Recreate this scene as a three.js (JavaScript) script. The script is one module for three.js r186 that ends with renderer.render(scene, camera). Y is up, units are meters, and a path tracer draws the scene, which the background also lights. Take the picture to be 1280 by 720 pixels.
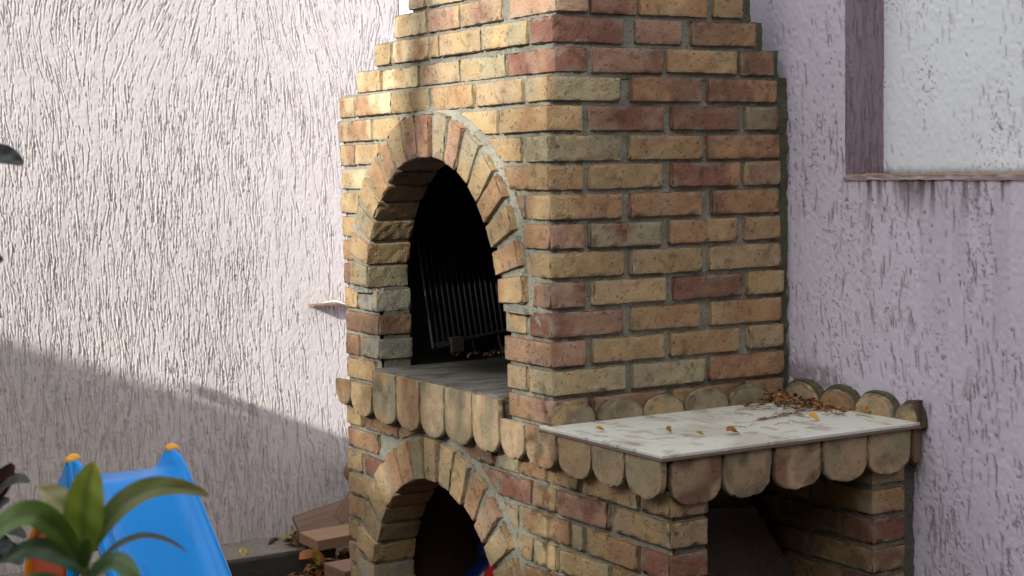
import * as THREE from 'three';
import { mergeGeometries } from 'three/addons/utils/BufferGeometryUtils.js';
import { RoundedBoxGeometry } from 'three/addons/geometries/RoundedBoxGeometry.js';

// ---------------------------------------------------------------- camera, sky, sun, exposure
const scene = new THREE.Scene();
const Y0 = 1.62;                                   // shapes below are measured from the camera's height; the ground is at y = 0
const V3 = (x, y, z) => new THREE.Vector3(x, y, z);
const camera = new THREE.PerspectiveCamera(20.244, 16 / 9, 0.1, 400);
{
  const yaw = 0.5361, pitch = 0.0746, roll = -0.0166;
  const v = V3(Math.sin(yaw), 0, -Math.cos(yaw)), r = V3(Math.cos(yaw), 0, Math.sin(yaw)), u = V3(0, 1, 0);
  const v2 = v.clone().multiplyScalar(Math.cos(pitch)).addScaledVector(u, -Math.sin(pitch));
  const u2 = u.clone().multiplyScalar(Math.cos(pitch)).addScaledVector(v, Math.sin(pitch));
  const r3 = r.clone().multiplyScalar(Math.cos(roll)).addScaledVector(u2, Math.sin(roll));
  const u3 = u2.clone().multiplyScalar(Math.cos(roll)).addScaledVector(r, -Math.sin(roll));
  camera.position.set(-2.197, -0.015 + Y0, 3.505);
  camera.quaternion.setFromRotationMatrix(new THREE.Matrix4().makeBasis(r3, u3, v2.clone().negate()));
}
camera.focus = 4.75;
camera.userData.fStop = 4.6;
scene.add(camera);

const sm = (t) => t * t * (3 - 2 * t), mix = (a, b, t) => a + (b - a) * t, clamp = (x, a = 0, b = 1) => Math.min(b, Math.max(a, x));
const step = (a, b, x) => sm(clamp((x - a) / (b - a)));
const EXPOSURE = 1.6, SKY_LEVEL = 0.54;
const sunDir = V3(-1, 0.45, 0.36).normalize();
{ // pale autumn sky: milky near the horizon, brighter towards the sun, thin broken cloud
  const w = 512, h = 256, d = new Float32Array(w * h * 4), v = new THREE.Vector3();
  for (let j = 0; j < h; j++) for (let i = 0; i < w; i++) {
    const th = Math.PI * (j + 0.5) / h - Math.PI / 2, ph = 2 * Math.PI * ((i + 0.5) / w - 0.5), o = (j * w + i) * 4;
    v.set(Math.cos(th) * Math.cos(ph), Math.sin(th), Math.cos(th) * Math.sin(ph));
    const up = Math.max(0, v.y), hz = Math.pow(1 - up, 3), s = Math.max(0, v.dot(sunDir)), glow = 2.3 * Math.pow(s, 2.2) + 1.1 * Math.pow(s, 24);
    const c = step(0.45, 0.72, fbm(v.x * 2.2 / (up + 0.35) + 3, v.z * 2.2 / (up + 0.35), 2, 4)) * step(0.02, 0.25, up);
    const base = [0.66, 0.70, 0.77].map((z, k) => mix(mix(z, [0.88, 0.88, 0.88][k], hz), [1.0, 0.99, 0.97][k], 0.55 * c) + glow * [1, 0.95, 0.86][k]);
    for (let k = 0; k < 3; k++) d[o + k] = SKY_LEVEL * (v.y < -0.02 ? [0.12, 0.105, 0.085][k] : base[k]); d[o + 3] = 1;
  }
  const t = new THREE.DataTexture(d, w, h, THREE.RGBAFormat, THREE.FloatType); t.mapping = THREE.EquirectangularReflectionMapping; t.magFilter = t.minFilter = THREE.LinearFilter; t.needsUpdate = true;
  scene.background = t; scene.environment = t;
}
const sun = new THREE.DirectionalLight(new THREE.Color(1, 0.965, 0.90), 4.3);
sun.position.copy(sunDir).multiplyScalar(30).add(V3(0, 1.2, -0.6));
sun.target.position.set(0, 1.2, -0.6);
sun.castShadow = true; sun.shadow.mapSize.set(4096, 4096); sun.shadow.bias = -0.0005;
Object.assign(sun.shadow.camera, { left: -5, right: 5, top: 5, bottom: -5, near: 1, far: 60 });
scene.add(sun, sun.target);

// ---------------------------------------------------------------- helpers
function rng(seed) { let a = seed >>> 0; return () => { a = (a + 0x6D2B79F5) | 0; let t = Math.imul(a ^ (a >>> 15), 1 | a); t = (t + Math.imul(t ^ (t >>> 7), 61 | t)) ^ t; return ((t ^ (t >>> 14)) >>> 0) / 4294967296; }; }
function hash(i, j, k) { let h = Math.imul(i, 374761393) ^ Math.imul(j, 668265263) ^ Math.imul(k, 2147483647 - 58); h = Math.imul(h ^ (h >>> 13), 1274126177); h ^= h >>> 16; return (h >>> 0) / 4294967296; }
function noise(x, y, z = 0) {
  const i = Math.floor(x), j = Math.floor(y), k = Math.floor(z), u = sm(x - i), v = sm(y - j), w = sm(z - k);
  const l = (k2) => mix(mix(hash(i, j, k2), hash(i + 1, j, k2), u), mix(hash(i, j + 1, k2), hash(i + 1, j + 1, k2), u), v);
  return mix(l(k), l(k + 1), w);
}
function fbm(x, y, z = 0, o = 4) { let s = 0, a = 0.5, t = 0; for (let i = 0; i < o; i++) { s += a * noise(x, y, z); t += a; a *= 0.5; x = x * 2.03 + 17.1; y = y * 2.03 + 5.3; z = z * 2.03 + 9.7; } return s / t; }
function tnoise(x, y, p, s) { const i = Math.floor(x), j = Math.floor(y), u = sm(x - i), v = sm(y - j), m = (n) => ((n % p) + p) % p; return mix(mix(hash(m(i), m(j), s), hash(m(i + 1), m(j), s), u), mix(hash(m(i), m(j + 1), s), hash(m(i + 1), m(j + 1), s), u), v); }
function tfbm(u, v, p, s, o = 4) { let r = 0, a = 0.5, t = 0; for (let k = 0; k < o; k++) { r += a * tnoise(u * p, v * p, p, s + k * 31); t += a; a *= 0.55; p *= 2; } return r / t; }

function tex(n, fn, { repeat = 1, srgb = false } = {}) {
  const d = new Uint8Array(n * n * 4);
  for (let j = 0; j < n; j++) for (let i = 0; i < n; i++) { const c = fn(i / n, j / n), o = (j * n + i) * 4; for (let k = 0; k < 3; k++) d[o + k] = 255 * clamp(Array.isArray(c) ? c[k] : c); d[o + 3] = 255; }
  const t = new THREE.DataTexture(d, n, n); t.wrapS = t.wrapT = THREE.RepeatWrapping; t.magFilter = THREE.LinearFilter; t.minFilter = THREE.LinearMipmapLinearFilter; t.generateMipmaps = true;
  if (srgb) t.colorSpace = THREE.SRGBColorSpace;
  t.repeat.setScalar(repeat); t.needsUpdate = true; return t;
}
const used = {};
function numbered(n) { if (!(n in used)) { used[n] = 0; return n; } return `${n}_${String(++used[n]).padStart(3, '0')}`; }
function shade(o) { o.castShadow = o.receiveShadow = true; return o; }
function thing(name, label, category, [x, y, z] = [0, -Y0, 0], turn = 0, group) {
  const o = new THREE.Group(); o.name = numbered(name); o.position.set(x, y + Y0, z); o.rotation.y = turn;
  o.userData = { label, category }; if (group) o.userData.group = group; scene.add(o); return o;
}
function part(name, geo, mat, parent, local = false) {     // geometry in measured coordinates unless local
  if (!local) { let q = parent; const off = V3(); while (q && q !== scene) { off.add(q.position); q = q.parent; } geo.translate(-off.x, Y0 - off.y, -off.z); }
  const m = shade(new THREE.Mesh(geo, mat)); m.name = parent === scene ? numbered(name) : name; parent.add(m); return m;
}
function solo(name, geo, mat, label, category, group) { const m = part(name, geo, mat, scene); if (category) m.userData = { label, category }; if (group) m.userData.group = group; return m; }
const std = (c, o = {}) => new THREE.MeshStandardMaterial({ color: new THREE.Color().setRGB(...c), roughness: 0.9, ...o });

// a displaced sheet: f(a, b) -> [x, y, z, r, g, b]
function sheet(nu, nv, f, skip, flip = false) {
  const P = new Float32Array((nu + 1) * (nv + 1) * 3), C = new Float32Array(P.length), U = new Float32Array((nu + 1) * (nv + 1) * 2), I = [];
  for (let j = 0; j <= nv; j++) for (let i = 0; i <= nu; i++) { const q = f(i / nu, j / nv, i, j), o = j * (nu + 1) + i; for (let k = 0; k < 3; k++) { P[o * 3 + k] = q[k]; C[o * 3 + k] = q[3 + k] ?? 1; } U[o * 2] = i / nu; U[o * 2 + 1] = j / nv; }
  for (let j = 0; j < nv; j++) for (let i = 0; i < nu; i++) { if (skip && skip((i + 0.5) / nu, (j + 0.5) / nv)) continue; const a = j * (nu + 1) + i, b = a + 1, c = a + nu + 1, d = c + 1; if (flip) I.push(a, c, b, b, c, d); else I.push(a, b, c, b, d, c); }
  const g = new THREE.BufferGeometry(); g.setAttribute('position', new THREE.BufferAttribute(P, 3)); g.setAttribute('color', new THREE.BufferAttribute(C, 3)); g.setAttribute('uv', new THREE.BufferAttribute(U, 2)); g.setIndex(I); g.computeVertexNormals(); return g;
}
function metreUV(g, ou = 0, ov = 0) {                     // uv in metres, by the face's main axis
  const p = g.attributes.position, n = g.attributes.normal, u = new Float32Array(p.count * 2);
  for (let i = 0; i < p.count; i++) { const ax = Math.abs(n.getX(i)), ay = Math.abs(n.getY(i)), az = Math.abs(n.getZ(i)); const [a, b] = ay > ax && ay > az ? [p.getX(i), p.getZ(i)] : ax > az ? [p.getZ(i), p.getY(i)] : [p.getX(i), p.getY(i)]; u[i * 2] = a + ou; u[i * 2 + 1] = b + ov; }
  g.setAttribute('uv', new THREE.BufferAttribute(u, 2)); return g;
}
// ---------------------------------------------------------------- textures and materials
const brickMap = tex(1024, (u, v) => {
  const a = tfbm(u, v, 6, 3, 5), b = tfbm(u, v, 48, 11, 4), c = tfbm(u, v, 160, 29, 2), d = tfbm(u, v, 20, 57, 4);
  let k = 0.70 + 0.40 * a + 0.22 * (b - 0.5) + 0.2 * (c - 0.5);
  const pit = step(0.76, 0.83, tfbm(u, v, 56, 91, 2)); k *= 1 - 0.5 * pit;
  const crack = Math.abs(tfbm(u, v, 9, 77, 4) - 0.5) < 0.006 && tfbm(u, v, 5, 17, 2) > 0.52 ? 0.6 : 1; k *= crack;
  const grime = step(0.60, 0.80, d); k *= 1 - 0.34 * grime;
  const pale = step(0.62, 0.75, tfbm(u, v, 13, 133, 4)) * 0.35;
  return [mix(k, 0.95, pale * 0.6), mix(k * (0.95 + 0.09 * a), 0.92, pale * 0.6), mix(k * (0.9 + 0.18 * b), 0.86, pale * 0.6)];
}, { repeat: 2.1 });
const brickBump = tex(1024, (u, v) => { const a = tfbm(u, v, 24, 5, 4), b = tfbm(u, v, 110, 11, 3), p = step(0.66, 0.76, tfbm(u, v, 70, 91, 2)), crack = Math.abs(tfbm(u, v, 9, 77, 4) - 0.5) < 0.008 && tfbm(u, v, 5, 17, 2) > 0.5 ? 0.25 : 0; return 0.35 * a + 0.4 * b + 0.2 - 0.3 * p - crack; }, { repeat: 2.1 });
const mortarMap = tex(512, (u, v) => { const a = tfbm(u, v, 8, 41, 5), b = tfbm(u, v, 90, 43, 3), h = step(0.68, 0.76, tfbm(u, v, 60, 47, 2)); const k = (0.7 + 0.35 * a + 0.3 * (b - 0.5)) * (1 - 0.4 * h); return [k, k, k * 0.98]; }, { repeat: 3 });
const mortarBump = tex(512, (u, v) => 0.5 * tfbm(u, v, 40, 61, 4) + 0.5 * tfbm(u, v, 120, 67, 2), { repeat: 3 });
const tileMap = tex(1024, (u, v) => {
  const a = tfbm(u, v, 5, 203, 5), b = tfbm(u, v, 60, 211, 4), l = step(0.52, 0.74, tfbm(u, v, 9, 223, 6)), pit = step(0.74, 0.82, tfbm(u, v, 110, 227, 2));
  const k = (0.72 + 0.45 * a + 0.25 * (b - 0.5)) * (1 - 0.3 * l) * (1 - 0.45 * pit); return [k, k, k * (0.96 + 0.1 * a)];
}, { repeat: 1.7 });
const woodMap = tex(512, (u, v) => { const g = tfbm(u + 0.02 * tfbm(u, v, 4, 5, 2), v * 0.12, 48, 301, 3), r = 0.5 + 0.5 * Math.sin(60 * (u + 0.1 * tfbm(u, v, 3, 307, 3))), k = 0.62 + 0.3 * g + 0.14 * r; return [k, k * 0.95, k * 0.9]; }, { repeat: 1 });

const mBrick = std([1, 1, 1], { map: brickMap, bumpMap: brickBump, bumpScale: 0.0028, vertexColors: true, roughness: 0.93 });
const mTile = std([1, 1, 1], { map: tileMap, bumpMap: brickBump, bumpScale: 0.0015, vertexColors: true, roughness: 0.92 });
const mMortar = std([1, 1, 1], { map: mortarMap, bumpMap: mortarBump, bumpScale: 0.004, vertexColors: true, roughness: 0.97 });
const mPlaster = std([1, 1, 1], { vertexColors: true, roughness: 0.95 });
const mSoot = std([0.012, 0.01, 0.009], { roughness: 1 });

const PAL = { w: [0.56, 0.45, 0.28], m: [0.10, 0.10, 0.062], y: [0.415, 0.29, 0.15], o: [0.36, 0.21, 0.112], r: [0.22, 0.10, 0.068], p: [0.35, 0.215, 0.145], g: [0.33, 0.28, 0.175], b: [0.23, 0.13, 0.082], t: [0.40, 0.29, 0.175], k: [0.05, 0.035, 0.028], d: [0.25, 0.205, 0.125], s: [0.31, 0.295, 0.24] };  // w: cream that paints sunlight into the upper left front bricks
const MORTAR = [0.285, 0.28, 0.235], MOSS = [0.075, 0.082, 0.05];

// One brick: a chamfered, chipped, slightly warped block with blended clay colours. post(p) may bend or cut it.
let brickSeed = 1;
function brickGeo(x0, x1, y0, y1, z0, z1, code, { post, chip = 0.7, smear = 0.6, cell = 0.0105, rad = 0.0022, jitter = 1 } = {}) {
  const s = brickSeed++ * 7.31, R = rng(brickSeed * 977), j = () => (R() - 0.5) * 0.003 * jitter;
  x0 += j(); x1 += j(); y0 += j(); y1 += j(); z0 += j(); z1 += j();
  const h = [(x1 - x0) / 2, (y1 - y0) / 2, (z1 - z0) / 2], c = [(x0 + x1) / 2, (y0 + y1) / 2, (z0 + z1) / 2];
  const seg = h.map((a) => Math.max(4, Math.min(24, Math.round(2 * a / cell)) + 2));
  const g = new THREE.BoxGeometry(2, 2, 2, ...seg), p = g.attributes.position, col = new Float32Array(p.count * 3);
  const A = PAL[code[0]], B = PAL[code[1] || code[0]], tone = 0.86 + 0.28 * R(), ph = R() * 50;
  const rot = new THREE.Euler((R() - 0.5) * 0.018 * jitter, (R() - 0.5) * 0.012 * jitter, (R() - 0.5) * 0.018 * jitter), v = V3();
  for (let i = 0; i < p.count; i++) {
    const q = [p.getX(i), p.getY(i), p.getZ(i)], w = [0, 0, 0]; let edge = 0, chipped = 0;
    for (let k = 0; k < 3; k++) {
      const n = seg[k], t = Math.round((q[k] + 1) / 2 * n), r = Math.min(rad, h[k] * 0.5);
      w[k] = t === 0 ? -h[k] : t === n ? h[k] : t === 1 ? -h[k] + r : t === n - 1 ? h[k] - r : -h[k] + r + (2 * h[k] - 2 * r) * (t - 1) / (n - 2);
      if (t === 0 || t === n) edge++;
    }
    const r = rad, inn = w.map((a, k) => clamp(a, -(h[k] - r), h[k] - r)), d = w.map((a, k) => a - inn[k]), L = Math.hypot(...d) || 1;
    let pos = inn.map((a, k) => a + d[k] / L * Math.min(L, r));
    const n1 = noise((pos[0] + c[0]) * 55 + s, pos[1] * 55, (pos[2] + c[2]) * 55), n2 = noise(pos[0] * 130 + s, pos[1] * 130 + 3, pos[2] * 130);
    if (edge >= 2) { const ch = (Math.max(0, n1 - 0.52) * 0.026 + n2 * 0.003) * chip; chipped = step(0.0045, 0.0085, ch); pos = pos.map((a, k) => a - d[k] / L * ch); }
    else pos = pos.map((a, k) => a + (d[k] / L) * ((n1 - 0.5) * 0.0036 + (n2 - 0.5) * 0.0018));
    v.set(...pos).applyEuler(rot); v.x += c[0]; v.y += c[1]; v.z += c[2];
    if (post) post(v);
    p.setXYZ(i, v.x, v.y, v.z);
    const m = step(0.35, 0.65, fbm(pos[0] * 12 + ph, pos[1] * 14, pos[2] * 12 + ph, 3)), f = tone * (0.80 + 0.40 * fbm(pos[0] * 26 + ph, pos[1] * 34 + 9, pos[2] * 26, 3));
        const dist = Math.min(...[0, 1, 2].filter((k) => true).map((k) => h[k] - Math.abs(w[k])).sort((a, b) => a - b).slice(1, 2));
    const sm1 = smear * step(0.55, 0.75, noise(pos[0] * 40 + s + 7, pos[1] * 60, pos[2] * 40)) * (1 - step(0.004, 0.02, dist)), pale = edge >= 2 && !chipped ? 1 + 0.35 * step(0.4, 0.7, noise(pos[0] * 30 + s + 40, pos[1] * 30, pos[2] * 30)) : 1;  // pale: the lit look of brick edges, put into the colour
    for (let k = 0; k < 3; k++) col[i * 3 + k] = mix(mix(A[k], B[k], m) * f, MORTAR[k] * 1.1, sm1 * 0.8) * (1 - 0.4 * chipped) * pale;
  }
  g.setAttribute('color', new THREE.BufferAttribute(col, 3)); g.computeVertexNormals();
  return metreUV(g, R() * 9, R() * 9);
}
// A lump of mortar: a finely divided block with an uneven surface.
function lump(x0, x1, y0, y1, z0, z1, { cell = 0.012, amp = 0.006, color = MORTAR, tint, mask } = {}) {
  const d = [x1 - x0, y1 - y0, z1 - z0], g = new THREE.BoxGeometry(...d, ...d.map((a) => Math.max(1, Math.min(120, Math.round(a / cell)))));
  g.translate((x0 + x1) / 2, (y0 + y1) / 2, (z0 + z1) / 2);
  const p = g.attributes.position, n = g.attributes.normal, col = new Float32Array(p.count * 3), cx = (x0 + x1) / 2, cy = (y0 + y1) / 2, cz = (z0 + z1) / 2;
  for (let i = 0; i < p.count; i++) {
    const x = p.getX(i), y = p.getY(i), z = p.getZ(i), a = (fbm(x * 40, y * 40, z * 40, 3) - 0.5) * amp * 2;
    p.setXYZ(i, x + Math.sign(x - cx) * (Math.abs(x - cx) > d[0] / 2 - 1e-4 ? a : 0), y + Math.sign(y - cy) * (Math.abs(y - cy) > d[1] / 2 - 1e-4 ? a * 0.4 : 0), z + Math.sign(z - cz) * (Math.abs(z - cz) > d[2] / 2 - 1e-4 ? a : 0));
    const t = 0.8 + 0.4 * fbm(x * 9, y * 9, z * 9, 3), c = tint ? tint(x, y, z) : color; for (let k = 0; k < 3; k++) col[i * 3 + k] = c[k] * t;
  }
  g.setAttribute('color', new THREE.BufferAttribute(col, 3)); g.computeVertexNormals(); return metreUV(g);
}
const box = (x0, x1, y0, y1, z0, z1) => new THREE.BoxGeometry(x1 - x0, y1 - y0, z1 - z0).translate((x0 + x1) / 2, (y0 + y1) / 2, (z0 + z1) / 2);
function tube(pts, r, seg = 12, rad = 6) { return new THREE.TubeGeometry(new THREE.CatmullRomCurve3(pts.map((p) => V3(...p))), seg, r, rad, false); }

// ---------------------------------------------------------------- plastered house walls
// scratch plaster: short, mostly upright grooves dragged by grains, on a grid of w x h metres
function scratches(w, h, cu, cv, seed, o) {
  const nx = Math.round(w / cu), ny = Math.round(h / cv), H = new Float32Array((nx + 1) * (ny + 1)), M = new Float32Array(H.length), R = rng(seed);
  for (let j = 0; j <= ny; j++) for (let i = 0; i <= nx; i++) { const x = i * cu, y = j * cv; H[j * (nx + 1) + i] = (fbm(x * 34 + seed, y * 14, 3, 3) - 0.5) * o.lumps + (noise(x * 120, y * 90, seed) - 0.5) * o.grain; }
  const N = Math.round(w * h * o.density);
  for (let n = 0; n < N; n++) {
    let x = R() * w, y = R() * h; const patch = fbm(x * 2.2 + 40, y * 1.6 + seed, 1, 3);
    if (R() > o.keep(x, y, patch)) continue;
    const L = o.lmin + (o.lmax - o.lmin) * Math.pow(R(), 2.6), r = mix(o.rmin, o.rmax, R() * R()), dep = o.depth * (0.35 + 0.65 * R());
    let ang = (R() - 0.5) * 0.17 + o.lean(x, y); const bend = (R() - 0.5) * 5, side = R() < 0.5 ? -1 : 1;
    const ds = Math.min(cu, cv) * 0.8, K = Math.ceil(L / ds);
    for (let k = 0; k < K; k++) {
      const t = k / K, taper = Math.sin(Math.PI * Math.min(1, t * 0.85 + 0.15)) ** 0.6, rr = r * (0.6 + 0.4 * taper) * (0.6 + 0.8 * noise(x * 160, y * 110, 4)), ru = Math.max(rr, cu * 0.7), rv = Math.max(rr, cv * 0.7);
      ang += bend * ds; x += Math.sin(ang) * ds + (R() - 0.5) * 0.0012; y -= Math.cos(ang) * ds;
      const i0 = Math.floor((x - 3 * ru) / cu), i1 = Math.ceil((x + 3 * ru) / cu), j0 = Math.floor((y - 1.5 * rv) / cv), j1 = Math.ceil((y + 1.5 * rv) / cv);
      for (let j = Math.max(0, j0); j <= Math.min(ny, j1); j++) for (let i = Math.max(0, i0); i <= Math.min(nx, i1); i++) {
        const a = (i * cu - x) / ru, b = (j * cv - y) / rv, q = j * (nx + 1) + i, e = Math.exp(-(a * a + b * b) * 1.3), lip = Math.exp(-((a - side * 1.7) ** 2 + b * b) * 1.5) * o.lip;
        const low = -dep * taper * e; if (low < M[q] * 1) { H[q] += low - M[q]; M[q] = low; } H[q] += lip * dep * 0.12;
      }
    }
  }
  return { H, M, nx, ny, at: (i, j) => j * (nx + 1) + i };
}
const W1Z = -2.415, W2X = 0.803;
{
  const x0 = -1.9, x1 = W2X, y0 = -1.5, y1 = 0.74, f = scratches(x1 - x0, y1 - y0, 0.0024, 0.0034, 11, {
    density: 3100, lmin: 0.004, lmax: 0.14, rmin: 0.0009, rmax: 0.0030, depth: 0.0052, lumps: 0.0014, grain: 0.0013, lip: 1.8,
    keep: (x, y, p) => (0.34 + 0.75 * step(0.36, 0.56, p)) * mix(1, 0.6, step(1.7, 2.05, y)), lean: (x, y) => (fbm(x * 3, y * 3, 9, 2) - 0.45) * mix(0.2, 1.9, step(1.55, 2.2, y)) * 0.8 });
  const t = thing('house_wall', 'sunlit pale pink scratch-plastered wall behind the barbecue and blue slide', 'wall', [0, -Y0, W1Z]);
  part('plaster', sheet(f.nx, f.ny, (a, b, i, j) => {
    const q = f.at(i, j), x = mix(x0, x1, a), y = mix(y0, y1, b), k = 0.93 + 0.14 * fbm(x * 5, y * 3, 2, 3), g = clamp(-f.M[q] / 0.0052) * 0.55;
    const stain = step(0.25, 0, y + 1.5) * 0.3 * fbm(x * 12, y * 12, 5, 3);
    const col = [0.57, 0.54, 0.53].map((v, n) => mix(mix(v * k, [0.30, 0.23, 0.24][n], g), [0.25, 0.21, 0.19][n], stain));
    return [x, y, W1Z + f.H[q], ...col];
  }), mPlaster, t);
  part('wall_core', box(-9, W2X + 0.4, -1.7, 2.4, W1Z - 0.25, W1Z - 0.012), std([0.62, 0.57, 0.57]), t);
}
{
  const z0 = -0.1, z1 = 1.85, y0 = -1.25, y1 = 0.75, cu = 0.0043, cv = 0.003, SILL = -0.052, JZ = 0.222, DEP = 0.14;
  const f = scratches(z1 - z0, y1 - y0, cu, cv, 23, { density: 3000, lmin: 0.003, lmax: 0.075, rmin: 0.0008, rmax: 0.0032, depth: 0.0044, lumps: 0.0022, grain: 0.0018, lip: 0.8,
    keep: (x, y, p) => 0.05 + (0.25 + 0.75 * step(0.2, 0.8, x)) * step(0.42, 0.68, fbm(x * 9, y * 3, 2, 3)), lean: (x, y) => 0.1 + (fbm(x * 3, y * 3, 19, 2) - 0.5) * 0.5 });
  const t = thing('house_wall', 'lilac scratch-plastered wall in shade with a recessed white panel', 'wall', [W2X, -Y0, 0]);
  const lilac = [0.565, 0.52, 0.645], dirt = [0.10, 0.065, 0.075];
  const sur = (base, gk, extra) => (z, y, q, M) => { const k = 0.92 + 0.16 * fbm(z * 6, y * 4, 7, 3), g = clamp(-M[q] / 0.004 * gk), e = extra ? extra(z, y) : 0; const sp = 0.6 * step(0.76, 0.84, noise(z * 210 + 3 * noise(z * 40, y * 40), y * 150, 5)) * step(0.5, 0.66, fbm(z * 11, y * 4, 12, 3)); return base.map((v, n) => mix(mix(v * k, dirt[n], Math.max(g, sp)), [0.10, 0.07, 0.07][n], e)); };
  const main = sur(lilac, 1.0, (z, y) => z > JZ - 0.03 && y < SILL ? (0.9 * step(0.44, 0.62, fbm(z * 48, y * 7, 31, 4)) * step(-0.20, SILL, y) ** 1.5 + 0.22 * step(0.5, 0.62, fbm(z * 26 + 4, y * 1.2, 37, 3)) * step(-0.7, -0.1, y) * (0.4 + 0.6 * fbm(z * 60, y * 8, 3, 2))) * step(JZ - 0.03, JZ + 0.04, z) : 0.6 * step(0.5, 0.7, fbm(z * 30, y * 30, 8, 3) + 0.35 * step(0.05, 0.0, Math.abs(y + 0.60))) * step(-0.55, -0.60, y) * step(0.6, 0.5, z));
  part('plaster', sheet(f.nx, f.ny, (a, b, i, j) => {
    const q = f.at(i, j), z = mix(z0, z1, a), y = mix(y0, y1, b); return [W2X - f.H[q], y, z, ...main(z, y, q, f.M)];
  }, (a, b) => mix(z0, z1, a) > JZ && mix(y0, y1, b) > SILL), mPlaster, t);
  const niche = new THREE.Group(); niche.name = 'wall_recess'; t.add(niche);
  const f2 = scratches(z1 - JZ, y1 - SILL, cu, cv, 37, { density: 2200, lmin: 0.003, lmax: 0.05, rmin: 0.0008, rmax: 0.0028, depth: 0.0035, lumps: 0.0022, grain: 0.0016, lip: 0.6, keep: (x, y, p) => 0.06 + 0.8 * step(0.4, 0.66, fbm(x * 8, y * 4, 6, 3)), lean: () => 0.05 });
  const white = sur([0.74, 0.79, 0.88], 0.85, (z, y) => 0.8 * step(SILL + 0.035, SILL, y + 0.012 * fbm(z * 90, y * 60, 3, 3)));
  part('recess_panel', sheet(f2.nx, f2.ny, (a, b, i, j) => { const q = f2.at(i, j), z = mix(JZ, z1, a), y = mix(SILL, y1, b); return [W2X + DEP - f2.H[q], y, z, ...white(z, y, q, f2.M)]; }), mPlaster, niche);
  const f3 = scratches(DEP, y1 - SILL, 0.004, 0.0034, 41, { density: 1700, lmin: 0.02, lmax: 0.14, rmin: 0.0014, rmax: 0.003, depth: 0.004, lumps: 0.003, grain: 0.001, lip: 0.8, keep: () => 0.9, lean: () => 0 });
  const mauve = sur([0.27, 0.205, 0.26], 0.9);
  part('recess_jamb', sheet(f3.nx, f3.ny, (a, b, i, j) => { const q = f3.at(i, j), x = W2X + DEP * a, y = mix(SILL, y1, b); return [x, y, JZ + f3.H[q] * (a > 0.02 ? 1 : 0), ...mauve(x * 3, y, q, f3.M)]; }), mPlaster, niche);
  part('sill', sheet(180, 24, (a, b) => { const z = mix(JZ - 0.003, z1, a), k = fbm(z * 40, b * 6, 3, 3), prof = b < 0.3 ? [0.0, -0.014 * (1 - b / 0.3)] : [(b - 0.3) / 0.7, 0]; const x = W2X - 0.005 - (k - 0.5) * 0.006 + (DEP + 0.004) * prof[0], y = SILL + 0.002 + prof[1] + (k - 0.5) * 0.008; const c = b < 0.25 ? [0.37, 0.29, 0.31] : [0.26, 0.18, 0.13]; return [x, y, z, ...c.map((v) => v * (0.5 + k))]; }, null, true), mPlaster, niche);
  const m = std([0.55, 0.48, 0.56]);
  part('wall_core', mergeGeometries([box(W2X + 0.15, W2X + 0.4, -1.7, 2.4, W1Z - 0.012, 9), box(W2X + 0.012, W2X + 0.149, -1.7, SILL - 0.012, JZ + 0.006, 9), box(W2X + 0.012, W2X + 0.149, -1.7, 2.4, W1Z - 0.011, JZ - 0.006), box(W2X + 0.012, W2X + 0.149, 1.2, 2.4, JZ - 0.005, z1), box(W2X, W2X + 0.149, SILL - 0.01, 2.4, z1 + 0.002, 9)]), m, t);
  part('plaster_field', mergeGeometries([box(W2X, W2X + 0.011, -1.7, 2.4, W1Z + 0.01, z0 + 0.01), box(W2X, W2X + 0.011, y1, 2.4, z0 + 0.011, JZ), box(W2X, W2X + 0.011, -1.7, y0, z0 + 0.011, 9), box(W2X, W2X + 0.011, y0 + 0.001, SILL - 0.011, z1 + 0.001, 9)]), std([0.565, 0.52, 0.645], { bumpMap: mortarBump, bumpScale: 0.002 }), t);
}
// ---------------------------------------------------------------- ground and ledge
{
  const mGround = std([1, 1, 1], { vertexColors: true, map: mortarMap, roughness: 1 });
  const g = sheet(240, 240, (a, b) => {
    const x = mix(-4, 2, a), z = mix(-2.4, 3.6, b), mound = 0.13 * Math.exp(-(((x - 0.42) / 0.28) ** 2) - ((z + 2.0) / 0.32) ** 2);
    const y = -Y0 + mound + (fbm(x * 6, z * 6, 1, 4) - 0.5) * 0.04, k = 0.6 + 0.8 * fbm(x * 9, z * 9, 4, 4); return [x, y, z, 0.085 * k, 0.065 * k, 0.042 * k];
  }, null, true); metreUV(g);
  const o = part('ground', g, mGround, scene); o.userData = { kind: 'structure' };
  const far = part('ground', new THREE.CircleGeometry(150, 48).rotateX(-Math.PI / 2).translate(0, -Y0 - 0.06, 0), std([0.10, 0.095, 0.06], { roughness: 1 }), scene); far.userData = { kind: 'structure' };
  const k = part('concrete_kerb', lump(-4, 0.35, -1.68, -1.462, W1Z - 0.005, -2.155, { cell: 0.02, amp: 0.006, tint: (x, y, z) => y < -1.48 ? [0.05, 0.045, 0.04] : [0.23, 0.205, 0.175] }), mMortar, scene); k.userData = { kind: 'structure' };
}
// ---------------------------------------------------------------- the brick barbecue
const P = 0.076, bot = (k) => -k * P;          // course k = 0 has its bed at y = 0; higher courses have negative k
const bbq = thing('brick_barbecue', 'yellow and red brick garden barbecue with two arched openings and a side worktop', 'barbecue', [0.4, -Y0, -0.6]);
const CZ = -0.63, CYU = -0.385, CYL = -1.332, RI = 0.405, RO = 0.533;
const brick = (g, n = 'brick') => part(n, g, mBrick, bbq);
const cutBy = (cy, R) => (v) => { const dz = v.z - CZ, dy = v.y - cy, d = Math.hypot(dz, dy); if (dy > -0.03 && d < R) { v.z = CZ + dz / d * R; v.y = cy + dy / d * R; } };
const HB = 0.0645, DP = 0.105;
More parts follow.
